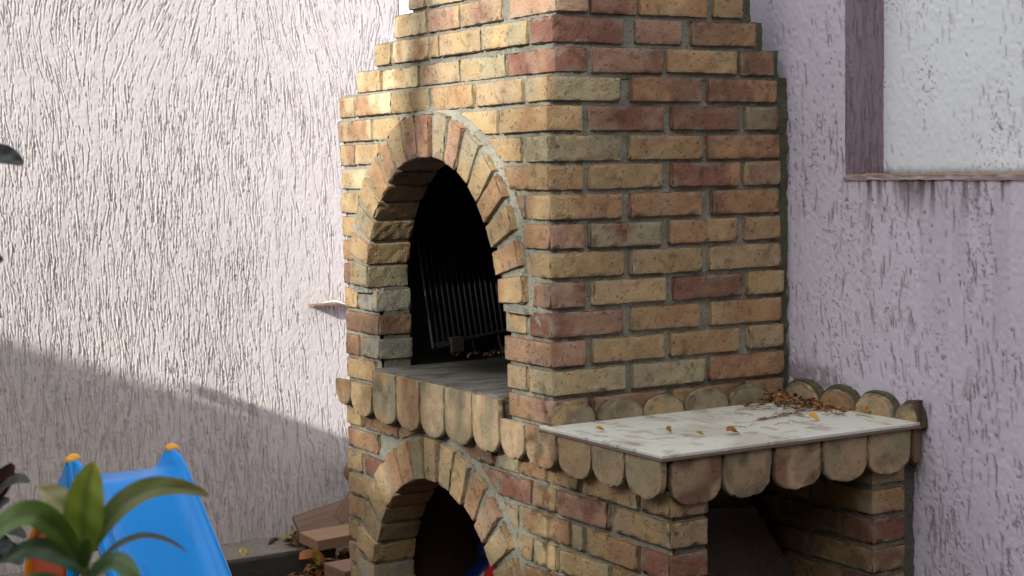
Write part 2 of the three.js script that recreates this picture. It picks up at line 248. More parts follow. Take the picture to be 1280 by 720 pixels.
// side face (z = 0): [from, to, colours] per course, the corner brick first as [length along the side, start along the front, colours]
const SIDE = [
  [-7, 0.030, [0.14, -0.12, 'po'], [0.15, 0.32, 'op'], [0.335, 0.53, 'oy']],
  [-6, 0.030, [0.20, -0.09, 'yp'], [0.215, 0.34, 'oy'], [0.355, 0.58, 'yo']],
  [-5, 0.025, [0.13, -0.23, 'pt'], [0.14, 0.281, 'pr'], [0.291, 0.513, 'oy'], [0.535, 0.634, 'oy']],
  [-4, 0.017, [0.239, -0.112, 'rr'], [0.278, 0.429, 'bp'], [0.458, 0.678, 'bo']],
  [-3, 0.027, [0.123, -0.243, 'pr'], [0.14, 0.367, 'pb'], [0.38, 0.61, 'oy'], [0.624, 0.731, 'ob']],
  [-2, 0, [0.229, -0.105, 'yg'], [0.263, 0.492, 'ob'], [0.516, 0.742, 'or']],
  [-1, 0, [0.11, -0.236, 'oy'], [0.133, 0.368, 'rp'], [0.395, 0.623, 'br'], [0.643, 0.742, 'gb']],
  [0, 0, [0.23, -0.114, 'yg'], [0.256, 0.493, 'oy'], [0.515, 0.75, 'ob']],
  [1, 0, [0.111, -0.236, 'yo'], [0.13, 0.359, 'oy'], [0.39, 0.622, 'or'], [0.639, 0.755, 'tp']],
  [2, 0, [0.228, -0.111, 'yo'], [0.256, 0.489, 'po'], [0.527, 0.749, 'ob']],
  [3, 0, [0.108, -0.126, 'op'], [0.126, 0.354, 'rg'], [0.383, 0.612, 'oy'], [0.64, 0.752, 'oy']],
  [4, 0, [0.233, -0.106, 'yo'], [0.257, 0.49, 'yt'], [0.517, 0.754, 'yt']],
  [5, 0, [0.111, -0.111, 'rp'], [0.133, 0.368, 'yt'], [0.395, 0.628, 'rb'], [0.648, 0.763, 'yy']],
  [6, 0, [0.226, -0.108, 'rp'], [0.255, 0.483, 'yo'], [0.521, 0.756, 'yo']],
  [7, 0, [0.108, -0.235, 'po'], [0.131, 0.361, 'oy'], [0.382, 0.616, 'yo'], [0.65, 0.762, 'yt']],
  [8, 0, [0.234, -0.113, 'yg'], [0.258, 0.498, 'gt'], [0.515, 0.761, 'or']],
  [9, 0, [0.11, -0.224, 'po'], [0.13, 0.36, 'ob'], [0.39, 0.62, 'ob'], [0.64, 0.762, 'o']],
];
const DIRT = 0.5;
for (const [k, off, corner, ...rest] of SIDE) {
  const y = bot(k), R = rng(k * 31 + 900), pr = () => (R() - 0.5) * 0.005;
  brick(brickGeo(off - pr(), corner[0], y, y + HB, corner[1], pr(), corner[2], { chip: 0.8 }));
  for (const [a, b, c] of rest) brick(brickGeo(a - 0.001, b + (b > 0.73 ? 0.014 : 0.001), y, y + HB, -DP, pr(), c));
}
// front face (x = 0), courses without their corner brick: [z from, z to, colours]
const FRONT = [
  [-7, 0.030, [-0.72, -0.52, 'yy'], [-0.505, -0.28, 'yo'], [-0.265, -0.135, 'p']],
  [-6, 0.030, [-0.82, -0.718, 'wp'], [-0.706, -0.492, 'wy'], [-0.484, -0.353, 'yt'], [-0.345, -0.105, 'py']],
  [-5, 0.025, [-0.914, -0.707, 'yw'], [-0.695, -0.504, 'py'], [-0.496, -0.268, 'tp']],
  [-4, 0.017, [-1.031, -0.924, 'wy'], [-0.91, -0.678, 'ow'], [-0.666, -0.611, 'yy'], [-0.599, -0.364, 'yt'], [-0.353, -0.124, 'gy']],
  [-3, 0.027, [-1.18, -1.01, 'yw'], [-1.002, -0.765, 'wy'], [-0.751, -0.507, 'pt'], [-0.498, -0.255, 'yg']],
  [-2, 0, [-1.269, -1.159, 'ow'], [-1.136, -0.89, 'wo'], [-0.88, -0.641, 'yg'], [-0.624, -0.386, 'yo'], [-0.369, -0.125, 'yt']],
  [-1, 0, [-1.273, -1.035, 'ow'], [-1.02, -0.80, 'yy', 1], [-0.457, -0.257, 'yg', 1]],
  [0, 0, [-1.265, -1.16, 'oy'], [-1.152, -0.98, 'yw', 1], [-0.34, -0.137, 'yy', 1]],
  [1, 0, [-1.262, -1.03, 'yw', 1], [-0.249, -0.24, '']],
  [2, 0, [-1.266, -1.13, 'yo', 1], [-0.188, -0.122, 'ob', 1]],
  [3, 0, [-1.266, -1.14, 'oy', 1]],
  [4, 0, [-1.264, -1.15, 'yo', 1]],
  [5, 0, [-1.26, -1.06, 'rb'], [-0.255, -0.15, 'd', 2]],
  [6, 0, [-1.258, -1.16, 'yo'], [-1.14, -1.017, 'ys'], [-0.232, -0.128, 'gy']],
  [7, 0, [-1.254, -1.014, 'yb']],
  [8, 0, [-1.257, -1.164, 'ob'], [-1.141, -1.011, 'ys'], [-0.227, -0.126, 'ty']],
  [9, 0, [-1.254, -1.048, 'yo']],
];
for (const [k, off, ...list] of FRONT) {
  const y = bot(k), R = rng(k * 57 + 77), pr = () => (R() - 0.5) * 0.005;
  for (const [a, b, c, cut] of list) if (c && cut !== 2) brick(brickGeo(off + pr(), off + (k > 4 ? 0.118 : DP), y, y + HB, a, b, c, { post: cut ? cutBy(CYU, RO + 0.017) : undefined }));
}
// lower front wall, which runs on under the worktop to z = 0.5; the last brick of each course turns the corner
const LOW = [
  [11, [-1.258, -1.149, 'y'], [-1.123, -0.888, 'ob'], [-0.866, -0.60, 'oy', 1], [-0.512, -0.311, 'ob', 1], [-0.285, -0.178, 'gt'], [-0.17, 0.072, 'yo'], [0.076, 0.117, 'y'], [0.142, 0.376, 'yt'], [0.389, 0.505, 'yt']],
  [12, [-1.256, -1.037, 'o'], [-0.38, -0.115, 'pr', 1], [-0.102, 0.005, 'yo'], [0.024, 0.25, 'rp'], [0.276, 0.503, 'yt']],
  [13, [-1.267, -1.157, 'y'], [-1.128, -1.0, 'r', 1], [-0.26, -0.183, 'yt', 1], [-0.166, 0.068, 'yo'], [0.087, 0.131, 'yg'], [0.15, 0.376, 'oy'], [0.39, 0.502, 'r']],
  [14, [-1.259, -1.05, 'yt', 1], [-0.19, -0.107, 'y'], [-0.099, 0.01, 'yg'], [0.028, 0.248, 'yg'], [0.266, 0.501, 'yo']],
  [15, [-1.263, -1.13, 'o', 1], [-0.15, 0.06, 'or'], [0.075, 0.3, 'yo'], [0.315, 0.502, 'yt']],
  [16, [-1.267, -1.13, 'oy', 1], [-0.15, -0.04, 'y'], [-0.025, 0.2, 'oy'], [0.215, 0.38, 'p'], [0.39, 0.502, 'y']],
  [17, [-1.262, -1.15, 'pt', 1], [-0.15, 0.08, 'y'], [0.095, 0.26, 'o'], [0.275, 0.502, 'yt']],
  [18, [-1.262, -1.02, 'yg'], [-0.235, -0.04, 'o'], [-0.025, 0.2, 'y'], [0.215, 0.502, 'oy']],
  [19, [-1.262, -1.16, 'y'], [-1.145, -1.02, 'yg'], [-0.235, 0.0, 'y'], [0.015, 0.24, 'o'], [0.255, 0.502, 'p']],
  [20, [-1.262, -1.02, 'y'], [-0.235, -0.12, 'y'], [-0.105, 0.12, 'p'], [0.135, 0.36, 'y'], [0.375, 0.502, 'y']],
];
for (const [k, ...list] of LOW) {
  const y = bot(k), R = rng(k * 71 + 7), pr = () => (R() - 0.5) * 0.006;
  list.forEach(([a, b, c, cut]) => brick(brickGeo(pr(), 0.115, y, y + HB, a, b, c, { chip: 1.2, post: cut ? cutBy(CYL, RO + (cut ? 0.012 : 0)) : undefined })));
}
// right pier under the worktop, against the lilac wall
for (let k = 11; k <= 17; k++) {
  const y = bot(k), cs = ['t', 'ot', 'or', 'yb', 'or', 'o', 'y'][k - 11], L = k % 2 ? 0.23 : 0.11;
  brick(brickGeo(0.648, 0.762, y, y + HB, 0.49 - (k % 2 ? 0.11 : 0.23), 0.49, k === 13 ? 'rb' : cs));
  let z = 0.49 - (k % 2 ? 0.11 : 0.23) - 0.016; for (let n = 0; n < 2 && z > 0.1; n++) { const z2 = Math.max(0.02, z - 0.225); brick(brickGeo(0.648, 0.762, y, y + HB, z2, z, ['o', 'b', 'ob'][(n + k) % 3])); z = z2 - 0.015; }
}
// arch rings of bricks on edge
function ring(cy, codes, n0, n1, front) {
  const N = codes.length;
  codes.forEach((code, i) => {
    const a = Math.PI * (1 - (i + 0.5) / N) + (hash(i, cy * 100 | 0, 3) - 0.5) * 0.01, rl = RI + (hash(i, 5, cy * 91 | 0) - 0.5) * 0.005, lenx = 0.124;
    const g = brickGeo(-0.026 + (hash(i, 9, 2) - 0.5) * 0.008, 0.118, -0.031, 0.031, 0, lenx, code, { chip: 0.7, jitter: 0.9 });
    // local z runs along the radius, local y across it
    const c = Math.cos(a), s = Math.sin(a), p = g.attributes.position;
    for (let q = 0; q < p.count; q++) { const r = rl + p.getZ(q), t = p.getY(q) * (1.04 + 0.13 * p.getZ(q) / lenx); p.setXYZ(q, p.getX(q), cy + r * s + t * c, CZ + r * c - t * s); }
    g.computeVertexNormals(); brick(g, 'arch_brick');
  });
}
ring(CYU, ['yg', 'oy', 'yg', 'yy', 'yo', 'oy', 'yt', 'op', 'or', 'gt', 'po', 'gy', 'yy', 'oy', 'yy', 'yo', 'yo']);
ring(CYL, ['ys', 'yy', 'yt', 'y', 'yt', 'ot', 'yo', 'yg', 'yt', 'gy', 'yt', 'yo', 'pt', 'ty', 'yt', 'yg', 'y']);

// mortar: the front sheet with both arch openings, the bodies behind, the stepped courses above
{
  const inU = (z, y) => (y > CYU ? Math.hypot(z - CZ, y - CYU) < RI + 0.006 : y > -0.645 && z > -1.02 && z < -0.222), inL = (z, y) => (y > CYL ? Math.hypot(z - CZ, y - CYL) < RI + 0.006 : z > -1.02 && z < -0.235);
  const z0 = -1.262, z1 = 0.497, y0 = -Y0 - 0.02, y1 = 0.22, c = 0.0075;
  const rise = (z, y, cy) => { const d = Math.hypot(z - CZ, y - cy); return y > cy - 0.06 ? step(0.50, 0.55, d) * (1 - step(0.575, 0.61, d)) * 0.0068 * (0.35 + 1.2 * fbm(z * 28, y * 28, 9, 3)) : 0; };
  const g = sheet(Math.round((z1 - z0) / c), Math.round((y1 - y0) / c), (a, b) => {
    const z = mix(z0, z1, a), y = mix(y0, y1, b), n = fbm(z * 45, y * 45, 3, 3), dU = Math.hypot(z - CZ, y - CYU), dL = Math.hypot(z - CZ, y - CYL);
    let x = 0.0105 - (n - 0.5) * 0.012 - Math.max(rise(z, y, CYU), rise(z, y, CYL)); if (z > z1 - 0.02 || z < z0 + 0.012) x += 0.004;
    if ((y > CYU && dU < 0.535) || (y > CYL - 0.05 && dL < 0.535 && y < -0.7)) x += 0.01;
    if (y > -0.69 && z > -0.0145) return [0.0135, y, -0.0145, ...MORTAR];
    const k = 0.8 + 0.4 * fbm(z * 9, y * 9, 5, 3), low = step(-0.75, -0.9, y); return [x, y, z, ...MORTAR.map((v, i) => v * k * mix(1, [1, 1.02, 1.02][i], low))];
  }, (a, b) => { const z = mix(z0, z1, a), y = mix(y0, y1, b); return inU(z, y) || inL(z, y) || (z > -0.01 && y > -0.7); }); metreUV(g);
  part('mortar', g, mMortar, bbq);
  for (const cy of [CYU, CYL]) {                              // pointing between the arch bricks, wrapped round the inner edge
    const prof = [[RO + 0.03, 0.012], [RO - 0.002, -0.004], [RO - 0.012, -0.0155], [RI + 0.06, -0.017], [RI + 0.012, -0.016], [RI + 0.005, -0.004], [RI + 0.005, 0.06], [RI + 0.005, 0.112]];
    const b = sheet(190, 30, (u, w) => { const q = w * (prof.length - 1), i = Math.min(prof.length - 2, Math.floor(q)), a = Math.PI * (1.01 - 1.02 * u), r0 = mix(prof[i][0], prof[i + 1][0], q - i), x0 = mix(prof[i][1], prof[i + 1][1], q - i), z = CZ + r0 * Math.cos(a), y = cy + r0 * Math.sin(a), n = fbm(z * 50, y * 50, x0 * 50, 3) - 0.5, k = 0.75 + 0.5 * fbm(z * 12, y * 12, 6, 3); return [x0 - n * 0.008, cy + (r0 + n * 0.004) * Math.sin(a), CZ + (r0 + n * 0.004) * Math.cos(a), ...MORTAR.map((v) => v * k)]; });
    part('mortar', metreUV(b), mMortar, bbq);
  }
  const sh = new THREE.Shape(); sh.moveTo(z0 + 0.004, y0); sh.lineTo(-1.018, y0); sh.lineTo(-1.018, CYL); sh.absarc(CZ, CYL, RI + 0.008, Math.PI, 0, true); sh.lineTo(-0.237, y0); sh.lineTo(z1 - 0.004, y0); sh.lineTo(z1 - 0.004, -0.70); sh.lineTo(-0.012, -0.70); sh.lineTo(-0.012, y1 - 0.004); sh.lineTo(z0 + 0.004, y1 - 0.004); sh.closePath();
  const h = new THREE.Path(); h.moveTo(-1.018, -0.648); h.lineTo(-1.018, CYU); h.absarc(CZ, CYU, RI + 0.008, Math.PI, 0, true); h.lineTo(-0.224, -0.648); h.closePath(); sh.holes.push(h);
  const e = new THREE.ExtrudeGeometry(sh, { depth: 0.088, bevelEnabled: false, curveSegments: 24 }).rotateY(-Math.PI / 2).scale(1, 1, 1);   // shape x -> z, depth -> -x
  e.translate(0.113, 0, 0); const n = e.attributes.position.count; e.setAttribute('color', new THREE.BufferAttribute(new Float32Array(n * 3).map((_, i) => MORTAR[i % 3] * 0.6), 3)); metreUV(e);
  part('mortar', e, mMortar, bbq);
  const mossy = (x, y, z) => { const m = step(0.735, 0.775, x + 0.03 * (noise(y * 30, z * 30, 2) - 0.5)); const b = step(-0.55, -0.66, y) * 0.6; return MORTAR.map((v, i) => mix(v * (1 - 0.25 * step(0.2, 0.5, y)), MOSS[i], Math.max(m * 0.92, b))); };
  part('mortar', lump(0.0135, W2X - 0.002, -0.70, 0.222, -0.112, -0.0125, { cell: 0.008, amp: 0.007, tint: mossy }), mMortar, bbq);
  // stepped courses
  const topR = { '-3': 0.731, '-4': 0.678, '-5': 0.634, '-6': 0.58, '-7': 0.53 };
  for (const [k, off, ...l] of FRONT) if (k < -2) { const y = bot(k); part('mortar', lump(off + 0.009, topR[k] + 0.033, y - 0.016, y + HB + 0.004, l[0][0] + 0.008, -0.009, { cell: 0.014, amp: 0.005, tint: (x, yy, z) => { const m = step(topR[k] - 0.005, topR[k] + 0.012, x); return MORTAR.map((v, i) => mix(v * 0.8, MOSS[i], m * 0.9)); } }), mMortar, bbq); }
  part('mortar', lump(0.011, 0.785, 0.14, 0.224, -1.262, -0.115, { cell: 0.014, amp: 0.004 }), mMortar, bbq);
  part('chimney_cap', lump(0.02, 0.55, bot(-7) + HB + 0.004, bot(-7) + HB + 0.08, -0.73, 0.012, { cell: 0.02 }), mMortar, bbq);
  // back and far side of the body, floors, and the niche under the worktop
  part('back_wall', lump(0.69, W2X - 0.003, -Y0, 0.22, -1.262, -0.113, { cell: 0.03 }), mMortar, bbq);
  part('far_wall', lump(0.113, 0.69, -Y0, 0.139, -1.262, -1.217, { cell: 0.03 }), mMortar, bbq);
  part('niche_wall', lump(0.114, W2X - 0.003, -Y0, -0.703, -0.113, -0.005, { cell: 0.03 }), mMortar, bbq);
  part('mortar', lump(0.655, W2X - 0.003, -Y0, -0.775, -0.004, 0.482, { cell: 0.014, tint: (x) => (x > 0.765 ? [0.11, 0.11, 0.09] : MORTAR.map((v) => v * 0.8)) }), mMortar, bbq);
  // soot-black lining of the firebox
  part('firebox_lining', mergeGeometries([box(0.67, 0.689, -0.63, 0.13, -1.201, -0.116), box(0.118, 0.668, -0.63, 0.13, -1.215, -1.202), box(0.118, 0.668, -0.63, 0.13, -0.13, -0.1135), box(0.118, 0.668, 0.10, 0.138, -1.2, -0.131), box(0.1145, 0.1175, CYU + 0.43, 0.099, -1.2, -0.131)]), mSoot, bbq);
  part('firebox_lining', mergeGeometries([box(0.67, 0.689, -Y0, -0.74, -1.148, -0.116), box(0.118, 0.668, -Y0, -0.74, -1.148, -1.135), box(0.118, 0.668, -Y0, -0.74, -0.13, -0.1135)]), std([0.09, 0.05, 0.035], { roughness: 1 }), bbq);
}
{ // hearth slab
  const m = std([1, 1, 1], { vertexColors: true, map: mortarMap, bumpMap: mortarBump, bumpScale: 0.003, roughness: 0.75 });
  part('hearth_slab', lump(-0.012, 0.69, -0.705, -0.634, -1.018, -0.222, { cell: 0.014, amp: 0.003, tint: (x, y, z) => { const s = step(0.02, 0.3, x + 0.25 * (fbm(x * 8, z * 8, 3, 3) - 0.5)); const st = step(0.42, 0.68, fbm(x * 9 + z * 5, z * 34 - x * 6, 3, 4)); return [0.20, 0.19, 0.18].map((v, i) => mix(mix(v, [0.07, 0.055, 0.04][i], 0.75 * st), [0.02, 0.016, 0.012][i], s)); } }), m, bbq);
  part('hearth_slab', lump(0.114, 0.69, -0.73, -0.64, -1.215, -0.11, { cell: 0.05 }), mSoot, bbq);
}
// beaver-tail roof tiles edging the hearth, the worktop and its upstand
function tileGeo(w, top, bottom, code, { th = 0.015, arc = 0.058 } = {}) {  // in the x-y plane, rounded end at the bottom, thickness to +z
  const R = rng(brickSeed * 131), s = brickSeed++ * 3.7, hw = w / 2, ay = bottom + arc * (0.9 + 0.2 * R()), ex = 2.1 + 0.5 * R(), skew = (R() - 0.5) * 0.006;
  const g = new THREE.BoxGeometry(2, 1, 1, 26, 18, 3), p = g.attributes.position, col = new Float32Array(p.count * 3), A = PAL[code[0]], B = PAL[code[1] || code[0]], tone = 0.88 + 0.25 * R(), RIM = [0.085, 0.07, 0.045];
  for (let i = 0; i < p.count; i++) {
    const u = Math.sin(p.getX(i) * Math.PI / 2) * 0.6 + p.getX(i) * 0.4, v = 0.5 - p.getY(i), k = p.getZ(i) + 0.5;
    const yb = ay - (ay - bottom) * Math.max(0, 1 - Math.abs(u) ** ex) ** (1 / ex), rim = Math.min((1 - Math.abs(u)) * hw, (1 - v) * (top - yb) + 0.0), edge = k === 0 || k === 1;
    const nz = (noise(u * 3 + s, v * 4) - 0.5) * 0.002, chip = Math.max(0, noise(u * 6 + s, v * 8 + 3) - 0.66) * 0.014, ins = edge ? 0.0022 : 0;
    let x = u * (hw - ins - (Math.abs(u) > 0.95 ? chip : 0)) + nz + skew * v, y = mix(top, yb + ins + (v > 0.95 ? chip : 0), v), z = k * th + (edge ? (noise(u * 5 + s, v * 5) - 0.5) * 0.0007 : 0);
    p.setXYZ(i, x, y, z);
    const f = tone * (0.8 + 0.4 * fbm(u * 3 + s, v * 4, 1, 3)), m = step(0.35, 0.65, noise(u * 1.6 + s, v * 2 + 5)), d = 0.6 * step(0.009, 0.0, rim + 0.026 * (fbm(u * 6 + s, v * 7, 7, 3) - 0.42)) + 0.3 * step(0.6, 0.78, fbm(u * 2.5 + s, v * 3 + 8, 3, 4));
    for (let c = 0; c < 3; c++) col[i * 3 + c] = mix(mix(A[c], B[c], m) * f, RIM[c], clamp(d, 0, 0.8));
  }
  g.setAttribute('color', new THREE.BufferAttribute(col, 3)); g.computeVertexNormals(); return metreUV(g, R() * 7, R() * 7);
}
const tile = (g) => part('edge_tile', g, mTile, bbq);
{
  const F = [[-1.268, -1.157, 'oy'], [-1.15, -0.999, 'y'], [-0.993, -0.833, 'yg'], [-0.828, -0.681, 'yo'], [-0.676, -0.528, 'gt'], [-0.525, -0.369, 'td'], [-0.365, -0.216, 'td'], [-0.211, -0.083, 't'], [-0.079, 0.07, 'to'], [0.074, 0.228, 'ty'], [0.231, 0.372, 'tg'], [0.376, 0.524, 'tg']];
  F.forEach(([a, b, c], i) => { const open = i > 1 && i < 7; tile(tileGeo(b - a + 0.002, open ? -0.638 : a > -0.05 ? -0.692 : -0.688, (i === 0 ? -0.765 : -0.79) - 0.006 * hash(i, 3, 3), c).rotateY(-Math.PI / 2).translate(-0.018 - 0.002 * hash(i, 1, 1), 0, (a + b) / 2)); });
  const W = [[-0.002, 0.147, 'tb'], [0.151, 0.3, 'td'], [0.305, 0.455, 'tb'], [0.458, 0.606, 'tg'], [0.608, 0.757, 'tg']];
  W.forEach(([a, b, c], i) => tile(tileGeo(b - a, -0.692, -0.805 - 0.006 * hash(i, 7, 3), c, { arc: 0.05 }).translate((a + b) / 2, 0, 0.503)));
  tile(tileGeo(0.034, -0.692, -0.79, 'b', { arc: 0.03 }).translate(0.779, 0, 0.50));
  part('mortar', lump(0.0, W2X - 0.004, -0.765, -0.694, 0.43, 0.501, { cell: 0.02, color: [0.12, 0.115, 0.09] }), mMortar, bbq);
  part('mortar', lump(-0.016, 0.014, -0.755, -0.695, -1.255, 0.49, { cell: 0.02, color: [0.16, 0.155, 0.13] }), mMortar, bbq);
  // upright half tiles standing behind the worktop
  const up = (w, c, top) => tileGeo(w, -0.002, -0.064 - top, c, { arc: 0.058, th: 0.016 }).rotateZ(Math.PI).translate(0, -0.69, 0);
  [[-0.02, 0.125, 'yd', 0], [0.128, 0.276, 'gd', 0.001], [0.279, 0.413, 'yg', -0.004], [0.416, 0.564, 'dg', 0.001], [0.567, 0.715, 'gd', 0]].forEach(([a, b, c, t]) => tile(up(b - a, c, t).translate((a + b) / 2, 0, 0.004)));
  [[-0.0, 0.143, 'gt', 0], [0.147, 0.289, 'to', -0.005], [0.293, 0.436, 'tg', 0.0]].forEach(([a, b, c, t]) => tile(up(b - a, c, t).rotateY(-Math.PI / 2).translate(0.786, 0, (a + b) / 2)));
  tile(up(0.085, 'yd', -0.012).rotateY(-Math.PI / 2).translate(0.786, 0, 0.485));
  tile(box(0.771, 0.786, -0.675, -0.625, 0.512, 0.528).toNonIndexed().clone()).material = std([0.07, 0.045, 0.03]);
  for (const [a, b] of [[0, 0.143], [0.147, 0.289], [0.293, 0.436], [0.44, 0.525]]) part('mortar', tileGeo((b - a) * 1.08, 0.0, -0.072 + (b > 0.5 ? 0.012 : 0), 'm', { arc: 0.066, th: 0.024 }).rotateZ(Math.PI).translate(0, -0.69, 0).rotateY(-Math.PI / 2).translate(0.806, 0, (a + b) / 2), mMortar, bbq);
}
{ // the white slab of the worktop
  const slabMap = tex(1024, (u, v) => { const a = tfbm(u, v, 5, 401, 5), b = tfbm(u, v * 0.45, 22, 409, 4), d = step(0.58, 0.76, b) * 0.5 + step(0.54, 0.72, a) * 0.3, st = step(0.69, 0.74, tfbm(u * 0.5, v, 40, 419, 3)) * 0.45; const k = Math.min(0.85, d + st); const joint = Math.abs(u - 0.47) < 0.0025 ? 0.6 : 1; return [mix(0.64, 0.24, k) * joint, mix(0.655, 0.21, k) * joint, mix(0.60, 0.15, k) * joint]; });
  const g = new RoundedBoxGeometry(0.812, 0.009, 0.536, 2, 0.002); const p = g.attributes.position, uv = new Float32Array(p.count * 2); for (let i = 0; i < p.count; i++) { uv[2 * i] = p.getX(i) / 0.9 + 0.5; uv[2 * i + 1] = p.getZ(i) / 0.9 + 0.5; } g.setAttribute('uv', new THREE.BufferAttribute(uv, 2));
  g.translate(0.371, -0.6853, 0.260); part('worktop', g, std([1, 1, 1], { map: slabMap, roughness: 0.45 }), bbq);
  part('worktop_edge', new RoundedBoxGeometry(0.814, 0.006, 0.538, 1, 0.002).translate(0.371, -0.6938, 0.260), std([0.17, 0.12, 0.10]), bbq);
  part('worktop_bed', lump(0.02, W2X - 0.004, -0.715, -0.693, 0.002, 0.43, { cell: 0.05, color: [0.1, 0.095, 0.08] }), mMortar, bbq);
}

// ---------------------------------------------------------------- grill grate standing in the firebox
{
  const t = thing('grill_grate', 'black steel grill grate leaning upright inside the upper arch', 'grill grate', [0.45, -0.634, -1.2]);
  const m = std([0.005, 0.004, 0.0035], { roughness: 0.95 }), m2 = std([0.02, 0.018, 0.017], { roughness: 0.6 });
  const a = V3(0.25, -0.588, -1.115), d = V3(0.40, 0.012, -0.02).normalize(), w = 0.342, up = V3(-0.06, 0.36, -0.06), at = (s, q) => { const v = a.clone().addScaledVector(d, s * w).addScaledVector(up, q); return [v.x, v.y, v.z]; };
  a.set(0.2, -0.58, -1.03); d.set(0.33, 0.022, -0.085).normalize(); up.set(-0.012, 0.346, -0.07);
  const rod = (p, q, r, n = 'bar', mm = m) => part(n, tube([p, q], r, 2, 6), mm, t);
  rod(at(0, 0), at(1.0, 0), 0.008, 'frame_rail'); rod(at(0, 1), at(1, 1), 0.006, 'frame_rail'); rod(at(0, -0.02), at(0, 1.02), 0.005, 'frame_rail', m2); rod(at(1, 0), at(1, 1), 0.006, 'frame_rail');
  for (let i = 1; i < 14; i++) rod(at(i / 14, 0), at(i / 14, 1), 0.0042);
  const f = at(0.5, 0); rod(at(0.5, 0), [f[0] + 0.01, -0.634, f[2] + 0.02], 0.006, 'foot'); const f2 = at(0.85, 0); rod(f2, [f2[0] + 0.01, -0.634, f2[2] + 0.02], 0.006, 'foot');
  const h = at(0.02, -0.02), h2 = at(0.22, -0.02); part('handle', tube([h, h2], 0.010, 2, 8), m2, t);
  part('bracket', new RoundedBoxGeometry(0.05, 0.05, 0.03, 2, 0.004).translate(h2[0] + 0.02, h2[1], h2[2]), m2, t);
}

// ---------------------------------------------------------------- wood, board, bottle, bag, shelf bracket
const mWood = (c, rough = 0.85) => std(c, { map: woodMap, bumpMap: woodMap, bumpScale: 0.0015, roughness: rough });
function plank(name, L, H, W, [x, y, z], [rx, ry, rz], c, label, cat) { const g = new RoundedBoxGeometry(L, H, W, 2, 0.003); metreUV(g.toNonIndexed ? g : g); const p = g.attributes.uv; for (let i = 0; i < p.count; i++) { const a = p.getX(i), b = p.getY(i); p.setXY(i, b * 4, a * 1.5); } const o = shade(new THREE.Mesh(g, mWood(c))); o.name = numbered(name); o.position.set(x, y + Y0, z); o.rotation.set(rx, ry, rz); o.userData = { label, category: cat }; scene.add(o); return o; }
plank('plank', 0.58, 0.03, 0.14, [0.48, -1.33, -2.12], [0.75, 0.05, 0.27], [0.19, 0.13, 0.10], 'wide weathered plank leaning at the back of the wood pile', 'plank');
plank('plank', 0.42, 0.04, 0.15, [0.345, -1.372, -1.93], [0.03, 0.05, 0.02], [0.31, 0.205, 0.125], 'short thick tan plank lying flat across the wood pile', 'plank');
plank('wood_offcut', 0.12, 0.03, 0.12, [0.37, -1.31, -2.02], [0.5, 0.4, 0.9], [0.2, 0.13, 0.1], 'dark triangular wood offcut standing behind the flat plank', 'wood offcut');
plank('timber_block', 0.22, 0.22, 0.16, [0.245, -1.535, -1.70], [0, 0.05, 0.0], [0.24, 0.15, 0.115], 'sawn square timber block beside the left foot of the barbecue', 'timber block');
{ const g = new THREE.IcosahedronGeometry(0.045, 3), p = g.attributes.position; for (let i = 0; i < p.count; i++) { const k = 0.8 + 0.4 * noise(p.getX(i) * 25 + 9, p.getY(i) * 25, p.getZ(i) * 25); p.setXYZ(i, p.getX(i) * k * 0.8, p.getY(i) * k, p.getZ(i) * k); } g.computeVertexNormals(); metreUV(g); g.translate(0.515, -1.22, -2.33); solo('stone', g, std([0.25, 0.17, 0.11], { map: mortarMap }), 'small brown stone above the wood pile against the pink wall', 'stone'); }
{ const g = new RoundedBoxGeometry(0.42, 0.55, 0.025, 3, 0.005); metreUV(g); g.rotateX(-0.32); g.rotateZ(-0.05); g.translate(0.40, -1.16, 0.19);
  const sh = new THREE.Shape(); sh.moveTo(-0.2, -0.35); sh.lineTo(0.43, -0.35); sh.lineTo(0.19, 0.12); sh.lineTo(0.0, 0.135); sh.lineTo(-0.2, 0.12); sh.closePath();
  const e = new THREE.ExtrudeGeometry(sh, { depth: 0.02, bevelEnabled: true, bevelSize: 0.003, bevelThickness: 0.003, bevelSegments: 1 }); metreUV(e); e.rotateX(-0.25); e.translate(0.36, -1.06, 0.15);
  solo('leaning_board', e, std([0.10, 0.07, 0.062], { map: mortarMap, bumpMap: mortarBump, bumpScale: 0.002 }), 'dark dusty board leaning in the space below the white worktop', 'board'); }
{ // blue bottle in the lower arch
  const t = thing('plastic_bottle', 'dark blue plastic bottle standing inside the lower arch', 'bottle', [0.36, -Y0, -0.96]);
  const m = std([0.003, 0.02, 0.10], { roughness: 0.18 });
  part('bottle_body', new THREE.LatheGeometry([[0, 0], [0.10, 0], [0.105, 0.01], [0.105, 0.22], [0.09, 0.29], [0.045, 0.34], [0.04, 0.36], [0, 0.36]].map(([a, b]) => new THREE.Vector2(a, b)), 32), m, t, true);
  part('cap', new THREE.CylinderGeometry(0.043, 0.045, 0.045, 20).translate(0, 0.38, 0), std([0.006, 0.02, 0.1], { roughness: 0.4 }), t, true);
}
